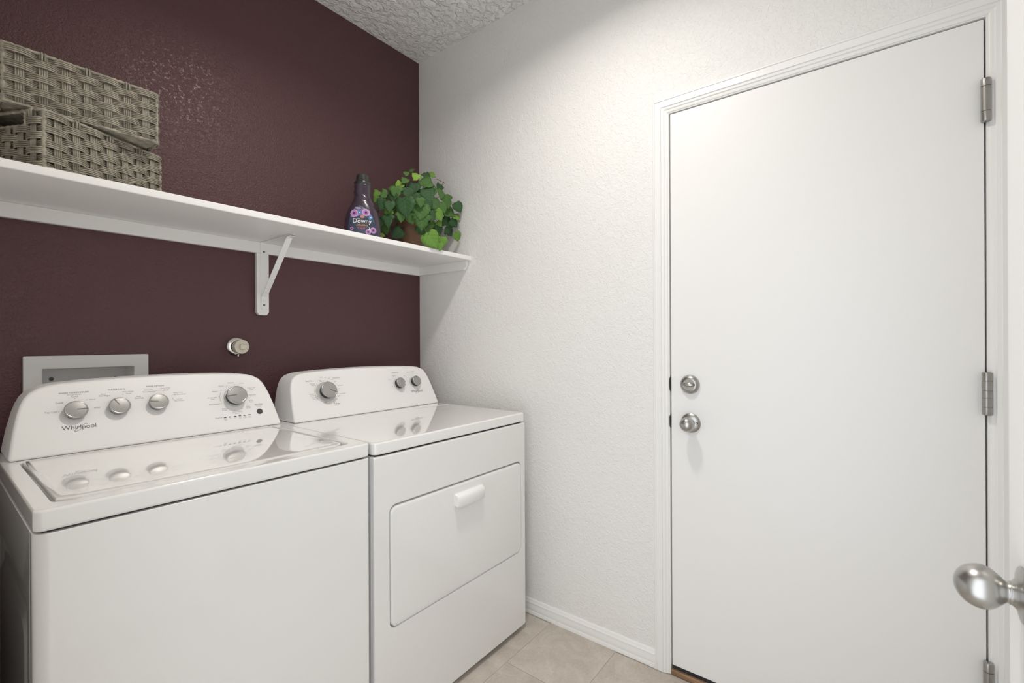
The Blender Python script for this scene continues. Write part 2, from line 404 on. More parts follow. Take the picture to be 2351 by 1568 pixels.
# knob
def ball_profile(R, c0, neck, hend):
    p = [(neck * 1.35, .008), (neck, .014), (neck * .95, c0 - R * .95)]
    for i in range(15):
        a = math.radians(148 - i * 148 / 14)
        p.append((R * math.sin(a), c0 - R * .88 * math.cos(a)))
    p[-1] = (.0002, c0 + R * .88)
    # angles run from the neck (148 deg) round to the tip
    q = [(R * math.sin(math.radians(150 - i * 10)), c0 - R * .9 * math.cos(math.radians(30 + i * 10))) for i in range(15)]
    return [(neck * 1.4, .007), (neck * 1.05, .013), (neck, c0 - R * .9)] + q + [(.0003, c0 + R * .9)]
C = (0, -1.4530, .9310)
o = MB().loft(lathe([(.0345, 0), (.0345, .003), (.032, .0055), (.026, .0085), (.018, .0115), (.013, .0125), (.0001, .0125)], 40, axis_x(C))).build('door_knob', M['nickel'], d1, smooth='auto', label='satin nickel round door knob')
MB().loft(lathe(ball_profile(.0255, .043, .013, 0), 40, axis_x(C))).build('knob_ball', M['nickel'], o, smooth=True)
MB().loft(lathe([(.004, .0082), (.004, .0105), (.0025, .0105), (.0025, .009), (.0001, .009)], 14, axis_x((0, C[1] - .024, C[2] + .002)))).build('lock_button', M['darkmetal'], o, smooth='auto')

# open door beside the camera
Y2 = -2.107
d2 = MB().box((-1.630, Y2 - .035, .012), (-.815, Y2, 2.045)).build('door_2', M['doorp'], kind='structure', bevel=.002, seg=2, label='open white door at the right edge with a satin nickel knob')
C = (-.8900, Y2, .9190)
ay = lambda c: (lambda a, b, h: (c[0] + a, c[1] + h, c[2] + b))
o = MB().loft(lathe([(.0330, 0), (.0330, .0016), (.0315, .0030), (.0240, .0046), (.0185, .0062), (.0160, .0085), (.0001, .0085)], 48, ay(C))).build('door_knob', M['nickel'], d2, smooth='auto', label='satin nickel egg shaped door knob')
egg = [(.0175, .0062), (.0155, .0085), (.0140, .0105), (.0134, .0109), (.0134, .0115), (.0138, .0119), (.0130, .0128), (.0118, .0142)]
for i in range(1, 11):
    u = 1 - i / 10; egg.append((.0116 + .0146 * math.cos(math.pi / 2 * u) ** .9, .0365 - .0215 * u))
for i in range(1, 12):
    a = math.pi / 2 * i / 11; egg.append((max(.0262 * math.cos(a), .0002), .0365 + .0255 * math.sin(a)))
MB().loft(lathe(egg, 56, ay(C))).build('knob_ball', M['nickel'], o, smooth=True)
MB().box((-.8155, Y2 - .030, .885), (-.8140, Y2 - .005, .943)).build('latch_plate', M['nickel2'], d2)
t2 = empty('trim_2', (XL, (LY0 + LY1) / 2, 0), kind='structure', label='white jamb of the open doorway beside the camera')
MB().box((XL - T, LY1 - .019, 0), (XL + .002, LY1, 2.075)).build('jamb', M['trim'], t2)
MB().box((XL - T, LY0, 0), (XL + .002, LY0 + .019, 2.075)).build('jamb', M['trim'], t2)
MB().box((XL - T, LY0 + .019, 2.056), (XL + .002, LY1 - .019, 2.075)).build('jamb_head', M['trim'], t2)

# ------------------------------------------------------------------ shelf
SH = empty('wall_shelf', (-.83, 0, 1.34), label='long white shelf board with cleats and bracket on the plum wall', cat='shelf')
SZ0, SZ1, SY = 1.6320, 1.6535, -.391
MB().box((XL + .001, SY, SZ0), (-.001, -.001, SZ1)).build('board', M['shelf'], SH, bevel=.003, seg=2)
MB().box((XL + .001, -.019, 1.5875), (-.001, -.0005, SZ0)).build('cleat', M['shelf'], SH, bevel=.002)
pts = [(-.019, 1.5875), (-.350, 1.5875), (-.367, 1.604), (-.367, SZ0), (-.019, SZ0)]
MB().prism([(-.001, a, b) for a, b in pts], [(-.019, a, b) for a, b in pts]).build('cleat', M['shelf'], SH, bevel=.0015)
pts = [(-.8652, 1.5875), (-.8652, 1.349), (-.856, 1.3370), (-.8265, 1.3370), (-.8174, 1.349), (-.8174, 1.5875)]
MB().prism([(a, -.0005, b) for a, b in pts], [(a, -.019, b) for a, b in pts]).build('backing_strip', M['shelf'], SH, bevel=.0015)
bk = MB()
bx0, bx1 = -.8500, -.8265
pts = [(bx0, 1.6315), (bx0, 1.366), (bx0 + .005, 1.3605), (bx1 - .005, 1.3605), (bx1, 1.366), (bx1, 1.6315)]
bk.prism([(a, -.0192, b) for a, b in pts], [(a, -.0218, b) for a, b in pts])
pts = [(bx0, -.0192), (bx0, -.255), (bx0 + .005, -.2635), (bx1 - .005, -.2635), (bx1, -.255), (bx1, -.0192)]
bk.prism([(a, b, 1.6315) for a, b in pts], [(a, b, 1.6290) for a, b in pts])
bo = bk.build('bracket', M['shelf'], SH, bevel=.0006, seg=1, label='white painted steel bracket')
def bar(p, q, w, t, x0, x1):
    p, q = Vector((0, *p)), Vector((0, *q)); d = (q - p).normalized(); n = Vector((0, -d.z, d.y)) * t
    return [(x0, p.y, p.z), (x1, p.y, p.z), (x1, p.y + n.y, p.z + n.z), (x0, p.y + n.y, p.z + n.z)], [(x0, q.y, q.z), (x1, q.y, q.z), (x1, q.y + n.y, q.z + n.z), (x0, q.y + n.y, q.z + n.z)]
br = MB()
path = [(-.0222, 1.392), (-.0222, 1.412), (-.034, 1.424), (-.228, 1.621), (-.238, 1.6265), (-.256, 1.6265)]
rg = []
for i, (a, b) in enumerate(path):
    pa = Vector(path[max(i - 1, 0)]); pb = Vector(path[min(i + 1, len(path) - 1)]); d = (pb - pa).normalized(); n = Vector((-d.y, d.x)) * .0024
    hw = .0112
    cx = (bx0 + bx1) / 2
    rg.append([(cx - hw, a, b), (cx + hw, a, b), (cx + hw, a + n.x, b + n.y), (cx - hw, a + n.x, b + n.y)])
br.loft(rg).build('brace', M['shelf'], bo, bevel=.0006, seg=1)
for z in (1.594, 1.379):
    MB().loft(lathe([(.0042, 0), (.0042, .0012), (.003, .002), (.0001, .0021)], 14, lambda a, b, h, z=z: (-.8383 + a, -.0218 - h, z + b))).build('screw', M['darkmetal'], bo, smooth='auto')
MB().loft(lathe([(.006, 0), (.006, .0012), (.0045, .002), (.0001, .0022)], 14, lambda a, b, h: (-.8383 + a, -.252 + b, 1.6240 - h))).build('rivet', M['shelf'], bo, smooth='auto')
MB().loft(lathe([(.005, 0), (.005, .0012), (.0035, .002), (.0001, .0022)], 14, lambda a, b, h: (-.8383 + a, -.0245 - h, 1.400 + b))).build('rivet', M['shelf'], bo, smooth='auto')

# ------------------------------------------------------------------ washer outlet box, capped pipe
OB = empty('washer_outlet_box', (-1.364, 0, .95), label='white recessed plumbing outlet box in the plum wall behind the washer', cat='outlet box')
mb = MB()
holed(mb, rrect(-1.5125, -1.2150, .945, 1.1895, .004, 3), rrect(-1.4722, -1.2548, .985, 1.1490, .001, 3), lambda u, w, t: (u, t, w), -.0005, -.0095)
mb.build('frame', M['boxp'], OB, bevel=.003, seg=2)
x0, x1, z0, z1, dp = -1.4735, -1.2535, .984, 1.1502, .072
mb = MB().add([(x0, -.0004, z0), (x1, -.0004, z0), (x1, -.0004, z1), (x0, -.0004, z1), (x0 + .006, dp, z0 + .006), (x1 - .006, dp, z0 + .006), (x1 - .006, dp, z1 - .006), (x0 + .006, dp, z1 - .006)],
              [(4, 5, 6, 7), (0, 1, 5, 4), (1, 2, 6, 5), (2, 3, 7, 6), (3, 0, 4, 7)])
mb.build('recess', M['boxin'], OB, smooth='auto')
for x, z in ((-1.4429, 1.1151), (-1.2873, 1.1090)):
    s = MB().loft(lathe([(.0058, 0), (.0058, .001), (.0046, .0025), (.0032, .0028), (.0028, .001), (.0001, .001)], 16, lambda a, b, h, x=x, z=z: (x + a, dp - h, z + b))).build('screw', M['darkmetal'], OB, smooth='auto')
PC = empty('capped_pipe', (-.935, 0, 1.17), label='cream threaded cap on a chrome escutcheon on the plum wall', cat='pipe cap')
pc = lambda a, b, h: (-.9325 + a, -h, 1.2105 + b)
MB().loft(lathe([(.0365, .0005), (.0365, .002), (.033, .006), (.026, .0085), (.021, .0092), (.0001, .0092)], 40, pc)).build('escutcheon', M['chrome'], PC, smooth='auto', label='chrome escutcheon ring')
MB().loft(lathe([(.0205, .0085), (.0205, .030)], 32, pc)).build('pipe_stub', M['darkmetal'], PC, smooth='auto')
rg = []
nn = 96
for r, h in ((.0245, .022), (.0268, .023), (.0272, .044), (.0255, .048), (.0225, .0485), (.0215, .0470), (.0001, .0470)):
    rg.append([pc((r + (.0012 if (k % 12) < 2 and r > .026 else 0)) * math.cos(2 * math.pi * k / nn), (r + (.0012 if (k % 12) < 2 and r > .026 else 0)) * math.sin(2 * math.pi * k / nn), h) for k in range(nn)])
cp = MB().loft(rg).build('cap', M['cream'], PC, smooth='auto', label='cream ribbed plastic cap')
MB().box((-.9325 - .0098, -.060, 1.2105 - .0098), (-.9325 + .0098, -.047, 1.2105 + .0098)).build('square_head', M['cream'], cp, bevel=.002)
MB().loft(lathe([(.0035, 0), (.0035, .004), (.0001, .0045)], 12, lambda a, b, h: (-.9325 + a, -.012 - b, 1.2105 - .0330 - h))).build('set_screw', M['chrome'], PC, smooth='auto')

# ------------------------------------------------------------------ appliance building blocks
class Console:
    def __init__(s, cx, yb, zb, k): s.cx, s.yb, s.zb, s.k = cx, yb, zb, k; s.n = math.sqrt(1 + k * k)
    def p(s, x, q, h=0.0):        # x world, q along slope, h out of the face
        return (x, s.yb + s.k * q / s.n - h / s.n, s.zb + q / s.n + h * s.k / s.n)
def console_body(cs, half, yback, parent):
    """half: outline [(hw, s)] from base to the middle of the top"""
    out = [(cs.cx + w, q) for w, q in half] + [(cs.cx - w, q) for w, q in half[::-1] if w > 1e-6]
    fr = [cs.p(x, q) for x, q in out]
    bk = [(p[0], yback, p[2]) for p in fr]
    return MB().prism(fr, bk).build('console', M['console'], parent, bevel=.0075, seg=4, label='white sloped control console')
def put_text(mb, cs, body, x, q, w=None, size=None, align='CENTER', h=.0004, rot=0, **k):
    v, f = text_fit(body, w, **k) if w else text_mesh(body, size, align=align, **k)
    c, s = math.cos(rot), math.sin(rot)
    mb.add([cs.p(x + a * c - b * s, q + a * s + b * c, h) for a, b in v], f)
def strip(mb, cs, pts, w, h=.0004):
    vs, fs = [], []
    for i, (x, y) in enumerate(pts):
        a = pts[max(i - 1, 0)]; b = pts[min(i + 1, len(pts) - 1)]
        d = Vector((b[0] - a[0], b[1] - a[1])).normalized(); n = Vector((-d.y, d.x)) * (w if not callable(w) else w(i / (len(pts) - 1))) / 2
        vs += [cs.p(x + n.x, y + n.y, h), cs.p(x - n.x, y - n.y, h)]
        if i: fs.append((2 * i - 2, 2 * i - 1, 2 * i + 1, 2 * i))
    mb.add(vs, fs)
def disc(mb, cs, x, q, r, n=10, h=.0004, sx=1.0):
    mb.add([cs.p(x + r * sx * math.cos(2 * math.pi * i / n), q + r * math.sin(2 * math.pi * i / n), h) for i in range(n)], [list(range(n))])
def logo(cs, x, q, w, parent):
    mb = MB()
    put_text(mb, cs, 'Whirlpool', x, q, w=w, bold=-.006)
    # swoosh: open tilted loop through the l and the p
    tl = math.radians(37); A, B = w * .232, w * .052
    pts = []
    for i in range(49):
        t = math.radians(-28 + 318 * i / 48)
        ex, ey = A * math.cos(t), B * math.sin(t)
        pts.append((x + w * .050 + ex * math.cos(tl) - ey * math.sin(tl), q - w * .005 + ex * math.sin(tl) + ey * math.cos(tl)))
    strip(mb, cs, pts, lambda t: w * (.004 + .010 * math.sin(math.pi * t)), .0005)
    return mb.build('brand_logo', M['print'], parent, label='dark grey lettering with a swoosh')
def dial(cs, x, q, r, base_h, face_h, ang, parent, skirt=None, name='control_knob', cone=.84):
    """grey faced knob on a black barrel, groove pointing along ang"""
    fn = lambda a, b, h: cs.p(x + a, q + b, h)
    k = MB().loft(lathe([(r * cone, .0002), (r * (cone + .02), base_h * .5), (r * .93, base_h), (.0001, base_h)], 40, fn)).build(name, M['knobdark'], parent, smooth='auto')
    if skirt:
        MB().loft(lathe([(skirt, .0002), (skirt, .0015), (skirt * .97, .0032), (r * cone * 1.05, .0045), (r * cone * .9, .0045)], 48, fn, )).build('knob_skirt', M['skirt'], k, smooth='auto')
    t = face_h
    MB().loft(lathe([(r * .90, base_h), (r * .985, base_h + .0006), (r, base_h + .0018), (r * .985, base_h + t - .0016), (r * .93, base_h + t - .0002), (r * .87, base_h + t), (r * .84, base_h + t - .0006)], 48, fn), cap1=False).build('knob_rim', M['knobrim'], k, smooth=True)
    fa = MB().loft([[fn(r * .84 * math.cos(2 * math.pi * i / 48), r * .84 * math.sin(2 * math.pi * i / 48), base_h + t - .0006) for i in range(48)],
                    [fn(r * .45 * math.cos(2 * math.pi * i / 48), r * .45 * math.sin(2 * math.pi * i / 48), base_h + t + .0002) for i in range(48)],
                    [fn(.0001 * math.cos(2 * math.pi * i / 48), .0001 * math.sin(2 * math.pi * i / 48), base_h + t + .0004) for i in range(48)]], False, True).build('knob_face', M['knob'], k, smooth=True)
    c, s = math.cos(ang), math.sin(ang); w = max(.0011, r * .048)
    mb = MB()
    pr = [(r * .06, -w), (r * .06, w), (r * .97, w), (r * .97, -w)]
    z0, z1 = base_h + t - .0012, base_h + t + .0007
    mb.prism([fn(a * c - b * s, a * s + b * c, z0) for a, b in pr], [fn(a * c - b * s, a * s + b * c, z1) for a, b in pr])
    mb.build('pointer', M['knobdark'] if False else M['pointer'], k)
    return k
M['pointer'] = mat('pointer_grey', (.17, .165, .155), .35, metal=.4)

def cabinet(name, x0, x1, y0, y1, z0, z1, parent, r=.022, bevel=.003):
    fp = rrect(x0, x1, y0, y1, [.004, .004, r, r], 6)
    return MB().prism([(a, b, z0) for a, b in fp], [(a, b, z1) for a, b in fp]).build(name, M['enamel'], parent, bevel=bevel, seg=2)

# ------------------------------------------------------------------ washer
WX0, WX1, WY0, WY1 = -1.5770, -.8850, -.7980, -.085
WA = empty('washing_machine', ((WX0 + WX1) / 2, (WY0 + WY1) / 2, 0), label='white top load washing machine with four silver knobs, left of the dryer', cat='washing machine')
# cabinet: front shell + left side with an embossed panel
z0, z1 = .022, .8860
side = WX0 + .010
SW = WY0 + .046                      # where the pressed side panel meets the wrapped front
fpi = [(WX1, WY1), (side, WY1), (side, SW), (WX0, SW)]
for k in range(9):
    a = math.radians(180 + 90 * k / 8); fpi.append((WX0 + .024 + .024 * math.cos(a), WY0 + .024 + .024 * math.sin(a)))
for k in range(7):
    a = math.radians(270 + 90 * k / 6); fpi.append((WX1 - .012 + .012 * math.cos(a), WY0 + .012 + .012 * math.sin(a)))
mb = MB()
mb.prism([(a, b, z0) for a, b in fpi], [(a, b, z1) for a, b in fpi])
mb.build('cabinet', M['enamel'], WA, bevel=.002, seg=2)
mb = MB()
oy0, oy1 = SW + .0005, WY1
outer = rrect(oy0, oy1, z0, z1, .002, 8); inner = rrect(WY0 + .075, WY1 - .06, .10, .765, .07, 8); inner2 = rrect(WY0 + .092, WY1 - .077, .117, .745, .06, 8); inner3 = rrect(WY0 + .135, WY1 - .12, .16, .69, .05, 8); inner4 = rrect(WY0 + .150, WY1 - .135, .175, .672, .042, 8)
rg = [[(side + .001, a, b) for a, b in outer], [(WX0, a, b) for a, b in outer], [(WX0, a, b) for a, b in inner], [(side - .001, a, b) for a, b in inner2], [(side - .001, a, b) for a, b in inner3], [(WX0 + .003, a, b) for a, b in inner4]]
mb.loft(rg).build('side_panel', M['enamel'], WA, bevel=.004, seg=3, label='embossed white side panel')
MB().box((WX0 + .02, WY0 + .03, 0), (WX1 - .02, WY1 - .02, z0 + .002)).build('base', M['foot'], WA)
# black filler under the top panel: shade of the slot put into colour
MB().box((WX0 + .012, WY0 + .012, .880), (WX1 - .012, WY1 - .012, .8925)).build('reveal', M['gap_shade'], WA)
# top panel with lid well
ZT = .9300
outer = rrect(WX0, WX1, WY0 - .001, WY1, [.006, .006, .013, .013], 6)
hx0, hx1, hy0, hy1 = -1.5465, -.9280, -.7600, -.2750
inner = rrect(hx0, hx1, hy0, hy1, [.006, .006, .022, .022], 6)
mb = MB(); holed(mb, outer, inner, lambda u, w, t: (u, w, t), .8905, ZT)
mb.build('top_panel', M['enamel'], WA, bevel=.006, seg=4)
MB().box((hx0 - .006, hy0 - .006, .893), (hx1 + .006, hy1 + .006, .9045)).build('lid_well', M['enamel'], WA)
# lid with a bowed front edge
lx0, lx1, ly1 = hx0 + .0075, hx1 - .0065, hy1 - .002
front = []
for i in range(25):
    t = i / 24; x = lx0 + (lx1 - lx0) * t
    e = min(t, 1 - t) * (lx1 - lx0)
    y = -.7395 - .0130 * math.sin(math.pi * t)
    cr = .016
    if e < cr: y += cr - math.sqrt(max(0, cr * cr - (cr - e) ** 2))
    front.append((x, y))
foot = front + [(lx1, ly1), (lx0, ly1)]
def sc(pts, d, z):   # inset copy towards the centre
    cx = (lx0 + lx1) / 2; cy = (-.74 + ly1) / 2; hx = (lx1 - lx0) / 2; hy = (ly1 + .74) / 2
    return [(cx + (a - cx) * (1 - d / hx), cy + (b - cy) * (1 - d / hy), z) for a, b in pts]
mb = MB().loft([sc(foot, .006, .9085), sc(foot, .001, .9110), sc(foot, 0, .9170), sc(foot, 0, .9255), sc(foot, .0015, .9283), sc(foot, .005, .9298), sc(foot, .012, .9303)])
mb.build('lid', M['gloss'], WA, smooth='auto', label='glossy white lid')
# console
cs = Console(-1.2270, -.2720, .9306, .47)
half = [(.3375, .0), (.333, .035), (.326, .080), (.318, .120), (.311, .146), (.303, .166), (.292, .1815), (.277, .1925), (.259, .1995), (.235, .204), (.18, .2085), (.10, .212), (.0, .2132)]
con = console_body(cs, half, -.098, WA)
lg = logo(cs, -1.4283, .0713, .0700, con)
lg2 = MB(); dk = MB()
Tt = lambda b, x, q, w, m=None: put_text(m if m is not None else lg2, cs, b, x, q, w=w)
Tt('WASH TEMPERATURE', -1.4322, .1743, .0622, dk); Tt('All Cold Rinses', -1.4325, .1685, .029)
Tt('Cool', -1.4318, .1625, .0125); Tt('Cold', -1.4645, .1470, .0130); Tt('Tap Cold', -1.4810, .1215, .0245); Tt('Warm', -1.3960, .1500, .0145); Tt('Hot', -1.3855, .1240, .0095)
Tt('WATER LEVEL', -1.3390, .1755, .0405, dk); Tt('Auto', -1.3700, .1640, .0120); Tt('Sensing', -1.3700, .1582, .0200); Tt('Deep Water', -1.3130, .1660, .0270); Tt('Wash', -1.3130, .1600, .0125)
Tt('RINSE OPTION', -1.2455, .1785, .0440, dk); Tt('Auto with', -1.2640, .1675, .0215); Tt('Extra Rinse*', -1.2640, .1615, .0270); Tt('Auto', -1.2900, .1485, .0115); Tt('Sensing', -1.2900, .1427, .0195)
Tt('Deep Water', -1.2195, .1690, .0265); Tt('Rinse*', -1.2180, .1630, .0140); Tt('Deep Water', -1.1880, .1510, .0265); Tt('with Extra Rinse*', -1.1850, .1450, .0370); Tt('*Use with', -1.1880, .1290, .0160); Tt('Fabric Softener', -1.1880, .1235, .0270)
for b, x, q, w in (('Normal', -1.0310, .1725, .0180), ('Heavy', -1.0620, .1625, .0160), ('Colors', -.9960, .1685, .0150), ('Whites', -1.0850, .1450, .0165), ('Whites with', -1.0960, .1235, .0275), ('Soak', -1.0950, .1175, .0120),
                   ('Bulky/Sheets', -1.0920, .0985, .0320), ('Drain', -1.0660, .0805, .0125), ('& Spin', -1.0650, .0745, .0145), ('Clean Washer', -1.0275, .0655, .0310), ('with affresh', -1.0240, .0595, .0230),
                   ('Rinse', -.9900, .0800, .0130), ('& Spin', -.9890, .0740, .0145), ('Quick', -.9770, .1010, .0140), ('Wash', -.9760, .0950, .0125), ('Delicates', -.9690, .1215, .0235), ('Colors with', -.9680, .1480, .0265), ('Soak', -.9680, .1420, .0120), ('Progress', -1.0865, .0503, .0205)):
    Tt(b, x, q, w)
Tt('Start / Pause', -.9548, .0850, .0270, dk); Tt('hold 3 seconds', -.9548, .0795, .0230); Tt('to cancel', -.9548, .0752, .0140)
kc = (-1.0275, .1175)
for q in range(12):
    a = math.radians(90 - 8 + 30 * q); disc(lg2, cs, kc[0] + .0475 * math.cos(a), kc[1] + .0475 * math.sin(a), .0012)
strip(lg2, cs, [(kc[0] + .0455 * math.cos(math.radians(a)), kc[1] + .0455 * math.sin(math.radians(a))) for a in range(150, 196, 5)], .0008)
for x, q in ((-1.4570, .1460), (-1.4660, .1215), (-1.4070, .1500), (-1.3920, .1235), (-1.4318, .1570), (-1.3570, .1580), (-1.3260, .1590), (-1.2790, .1425), (-1.2520, .1585), (-1.2270, .1600), (-1.2060, .1420)): disc(lg2, cs, x, q, .0011)
strip(lg2, cs, [(-1.2065, .1385), (-1.2030, .1265), (-1.1980, .1265)], .0007); strip(lg2, cs, [(-1.2520, .1590), (-1.2420, .1635), (-1.2300, .1640)], .0007)
strip(dk, cs, [(-.9680, .0818), (-.9415, .0818)], .0006)
for i, t in enumerate((('Sensing', 'Fill'), ('Wash', ''), ('Rinse', ''), ('Final', 'Spin'), ('Cycle', 'Complete'), ('Lid', 'Locked'))):
    x = -1.0680 + i * .01524
    for j, b in enumerate(t):
        if b: Tt(b, x, .0445 - j * .0042, .0021 * len(b) * .75)
    led = [(x + a, .0492 + b) for a, b in rrect(-.0040, .0040, -.00125, .00125, .0012, 3)]
    MB().prism([cs.p(a, b, -.0005) for a, b in led], [cs.p(a, b, .0006) for a, b in led]).build('progress_light', M['knobdark'], con)
lg2.build('printed_legend', M['print2'], con, label='small grey printed cycle lettering', kind='stuff'); dk.build('printed_heading', M['print3'], con, label='dark grey printed headings', kind='stuff')
MB().loft(lathe([(.0098, -.0005), (.0098, .0012), (.0088, .0022), (.0001, .0024)], 28, lambda a, b, h: cs.p(-.9558 + a, .0570 + b, h))).build('start_button', mat('start_button_grey', (.055, .052, .045), .3), con, smooth='auto', label='round dark start button')
dial(cs, -1.4335, .1175, .0253, .0135, .0062, math.radians(3), con)
dial(cs, -1.3400, .1185, .0253, .0135, .0062, math.radians(118), con)
dial(cs, -1.2460, .1205, .0253, .0135, .0062, math.radians(172), con)
dial(cs, kc[0], kc[1], .0325, .0205, .0068, math.radians(184), con, skirt=.0345, cone=.88)

# ------------------------------------------------------------------ dryer
DX0, DX1, DYF, DYB = -.8690, -.1100, -.7950, -.085
DR = empty('clothes_dryer', ((DX0 + DX1) / 2, (DYF + DYB) / 2, 0), label='white clothes dryer with drop-down front door, right of the washer', cat='dryer')
z0, z1 = .0200, .8810
fp = rrect(DX0 + .001, DX1 - .001, DYF + .016, DYB, [.004] * 4, 6)
MB().prism([(a, b, z0) for a, b in fp], [(a, b, z1) for a, b in fp]).build('cabinet', M['enamel'], DR, bevel=.003)
ox = rrect(DX0, DX1, z0, z1, .004, 8); hx = rrect(-.8130, -.1360, .3400, .7210, .026, 8)
mb = MB(); holed(mb, ox, hx, lambda u, w, t: (u, t, w), DYF + .0155, DYF)
mb.build('front_panel', M['enamel'], DR, bevel=.0055, seg=4)
dx = rrect(-.8095, -.1395, .3435, .7165, .024, 10)
c0 = [(a, DYF + .014, b) for a, b in dx]
def ins(d, y):
    return [(a, y, b) for a, b in rrect(-.8095 + d, -.1395 - d, .3435 + d, .7165 - d, max(.024 - d, .003), 10)]
dd = MB().loft([c0, ins(0, DYF + .003), ins(.0012, DYF - .0005), ins(.004, DYF - .0022), ins(.009, DYF - .0030)]).build('door', M['enamel'], DR, smooth='auto', label='wide white drop-down door')
# handle: overhanging lip with open underside
hp = [(0, .0), (-.006, .0), (-.016, -.004), (-.0205, -.010), (-.0215, -.018), (-.0205, -.040), (-.0185, -.044), (-.0165, -.043), (-.0165, -.018), (-.012, -.010), (0, -.008)]
hb = MB(); hxa, hxb, hz = -.5360, -.3900, .6850; yD = DYF - .0025
rg = []
for x, s in ((hxa, .55), (hxa + .002, .82), (hxa + .008, 1), (hxb - .008, 1), (hxb - .002, .82), (hxb, .55)):
    rg.append([(x, yD + a * s, hz + b * (.92 + .08 * s)) for a, b in hp])
hb.loft(rg)
for xa, xb in ((hxa + .0005, hxa + .006), (hxb - .006, hxb - .0005)): hb.box((xa, yD - .014, hz - .040), (xb, yD + .001, hz - .006))
hb.build('door_handle', M['console'], dd, smooth='auto', label='white moulded pull handle')
pl = rrect(-.5395, -.3865, .6300, .6885, .008, 4)
MB().prism([(a, yD + .0005, b) for a, b in pl], [(a, yD - .0008, b) for a, b in pl]).build('handle_plate', M['console'], dd, smooth='auto')
MB().box((DX0 + .012, DYF + .012, .878), (DX1 - .012, DYB - .01, .8885)).build('reveal', M['gap_shade'], DR)  # black filler below the dryer top, painted as the slot's shade
MB().box((DX0 + .03, DYF + .06, 0), (DX1 - .03, DYB - .02, z0 + .002)).build('base', M['foot'], DR)
outer = rrect(DX0, DX1, DYF - .001, DYB, [.006, .006, .022, .014], 8)
MB().prism([(a, b, .8860) for a, b in outer], [(a, b, .9235) for a, b in outer]).build('top_panel', M['gloss'], DR, bevel=.0085, seg=4, label='glossy white dryer top')
# lint screen door near the back right
ls = rrect(-.300, -.118, -.345, -.285, .006, 3)
MB().prism([(a, b, .9228) for a, b in ls], [(a, b, .9247) for a, b in ls]).build('lint_screen_cover', M['gloss'], DR, bevel=.001, seg=1)
cs = Console(-.4780, -.2710, .9240, .47)
half = [(.3640, .0), (.3600, .050), (.3545, .100), (.3490, .135), (.3420, .1605), (.3330, .1775), (.3190, .1895), (.3000, .1970), (.2700, .2015), (.18, .2060), (.09, .2088), (.0, .2098)]
con = console_body(cs, half, -.098, DR)
logo(cs, -.2290, .0725, .0700, con)
lg2 = MB(); dk = MB(); kc = (-.6880, .1120)
for b, x, q, w in (('Auto Dry', -.7480, .1635, .0300), ('Timed Dry', -.6290, .1690, .0330), ('Fluff Air', -.6530, .0585, .0250), ('OFF', -.7030, .1620, .0105), ('OFF', -.7000, .0690, .0105), ('OFF', -.6390, .0890, .0105), ('TEMPERATURE', -.3250, .1745, .0400), ('PUSH TO START', -.2330, .1735, .0430)):
    Tt(b, x, q, w, dk)
for b, x, q, w in (('Wrinkle', -.7370, .1515, .0200), ('Shield', -.7350, .1455, .0160), ('Energy', -.7500, .1085, .0180), ('Less Dry', -.7470, .1010, .0210), ('Normal', -.7420, .0930, .0190), ('More Dry', -.7370, .0855, .0220), ('No Heat', -.6520, .0525, .0160), ('Quick', -.6930, .1770, .0130), ('Damp Dry', -.6180, .1350, .0250), ('Cool Down', -.6180, .0990, .0270),
                   ('70', -.6770, .1740, .0060), ('60', -.6610, .1700, .0060), ('50', -.6480, .1640, .0060), ('40', -.6380, .1530, .0060), ('20', -.6300, .1210, .0060), ('Low', -.3680, .1430, .0100), ('Medium', -.3360, .1590, .0210), ('Off', -.2760, .1550, .0080), ('End of Cycle Signal', -.2330, .1665, .0330), ('30', -.6650, .0640, .0060), ('20', -.6570, .0690, .0060), ('10', -.6500, .0770, .0060)):
    Tt(b, x, q, w)
for a0, a1 in ((125, 282), (295, 330), (-20, 112)):
    strip(lg2, cs, [(kc[0] + .0475 * math.cos(math.radians(a)), kc[1] + .0475 * math.sin(math.radians(a))) for a in range(a0, a1, 6)], .0008)
for a in (196, 208, 220, 310, 318, 300, 90, 105, 70, 50): disc(lg2, cs, kc[0] + .0492 * math.cos(math.radians(a)), kc[1] + .0492 * math.sin(math.radians(a)), .0012)
for x, q in ((-.3540, .1410), (-.3260, .1520), (-.2680, .1500)): disc(lg2, cs, x, q, .0012)
lg2.build('printed_legend', M['print2'], con, label='small grey printed cycle lettering', kind='stuff'); dk.build('printed_heading', M['print3'], con, label='dark grey printed headings', kind='stuff')
dial(cs, kc[0], kc[1], .0335, .0230, .0075, math.radians(-24), con, skirt=.0430, cone=.86)
dial(cs, -.3240, .1165, .0240, .0200, .0060, math.radians(62), con, skirt=.0270, cone=.90)
dial(cs, -.2290, .1190, .0240, .0200, .0060, math.radians(86), con, skirt=.0270, cone=.90)

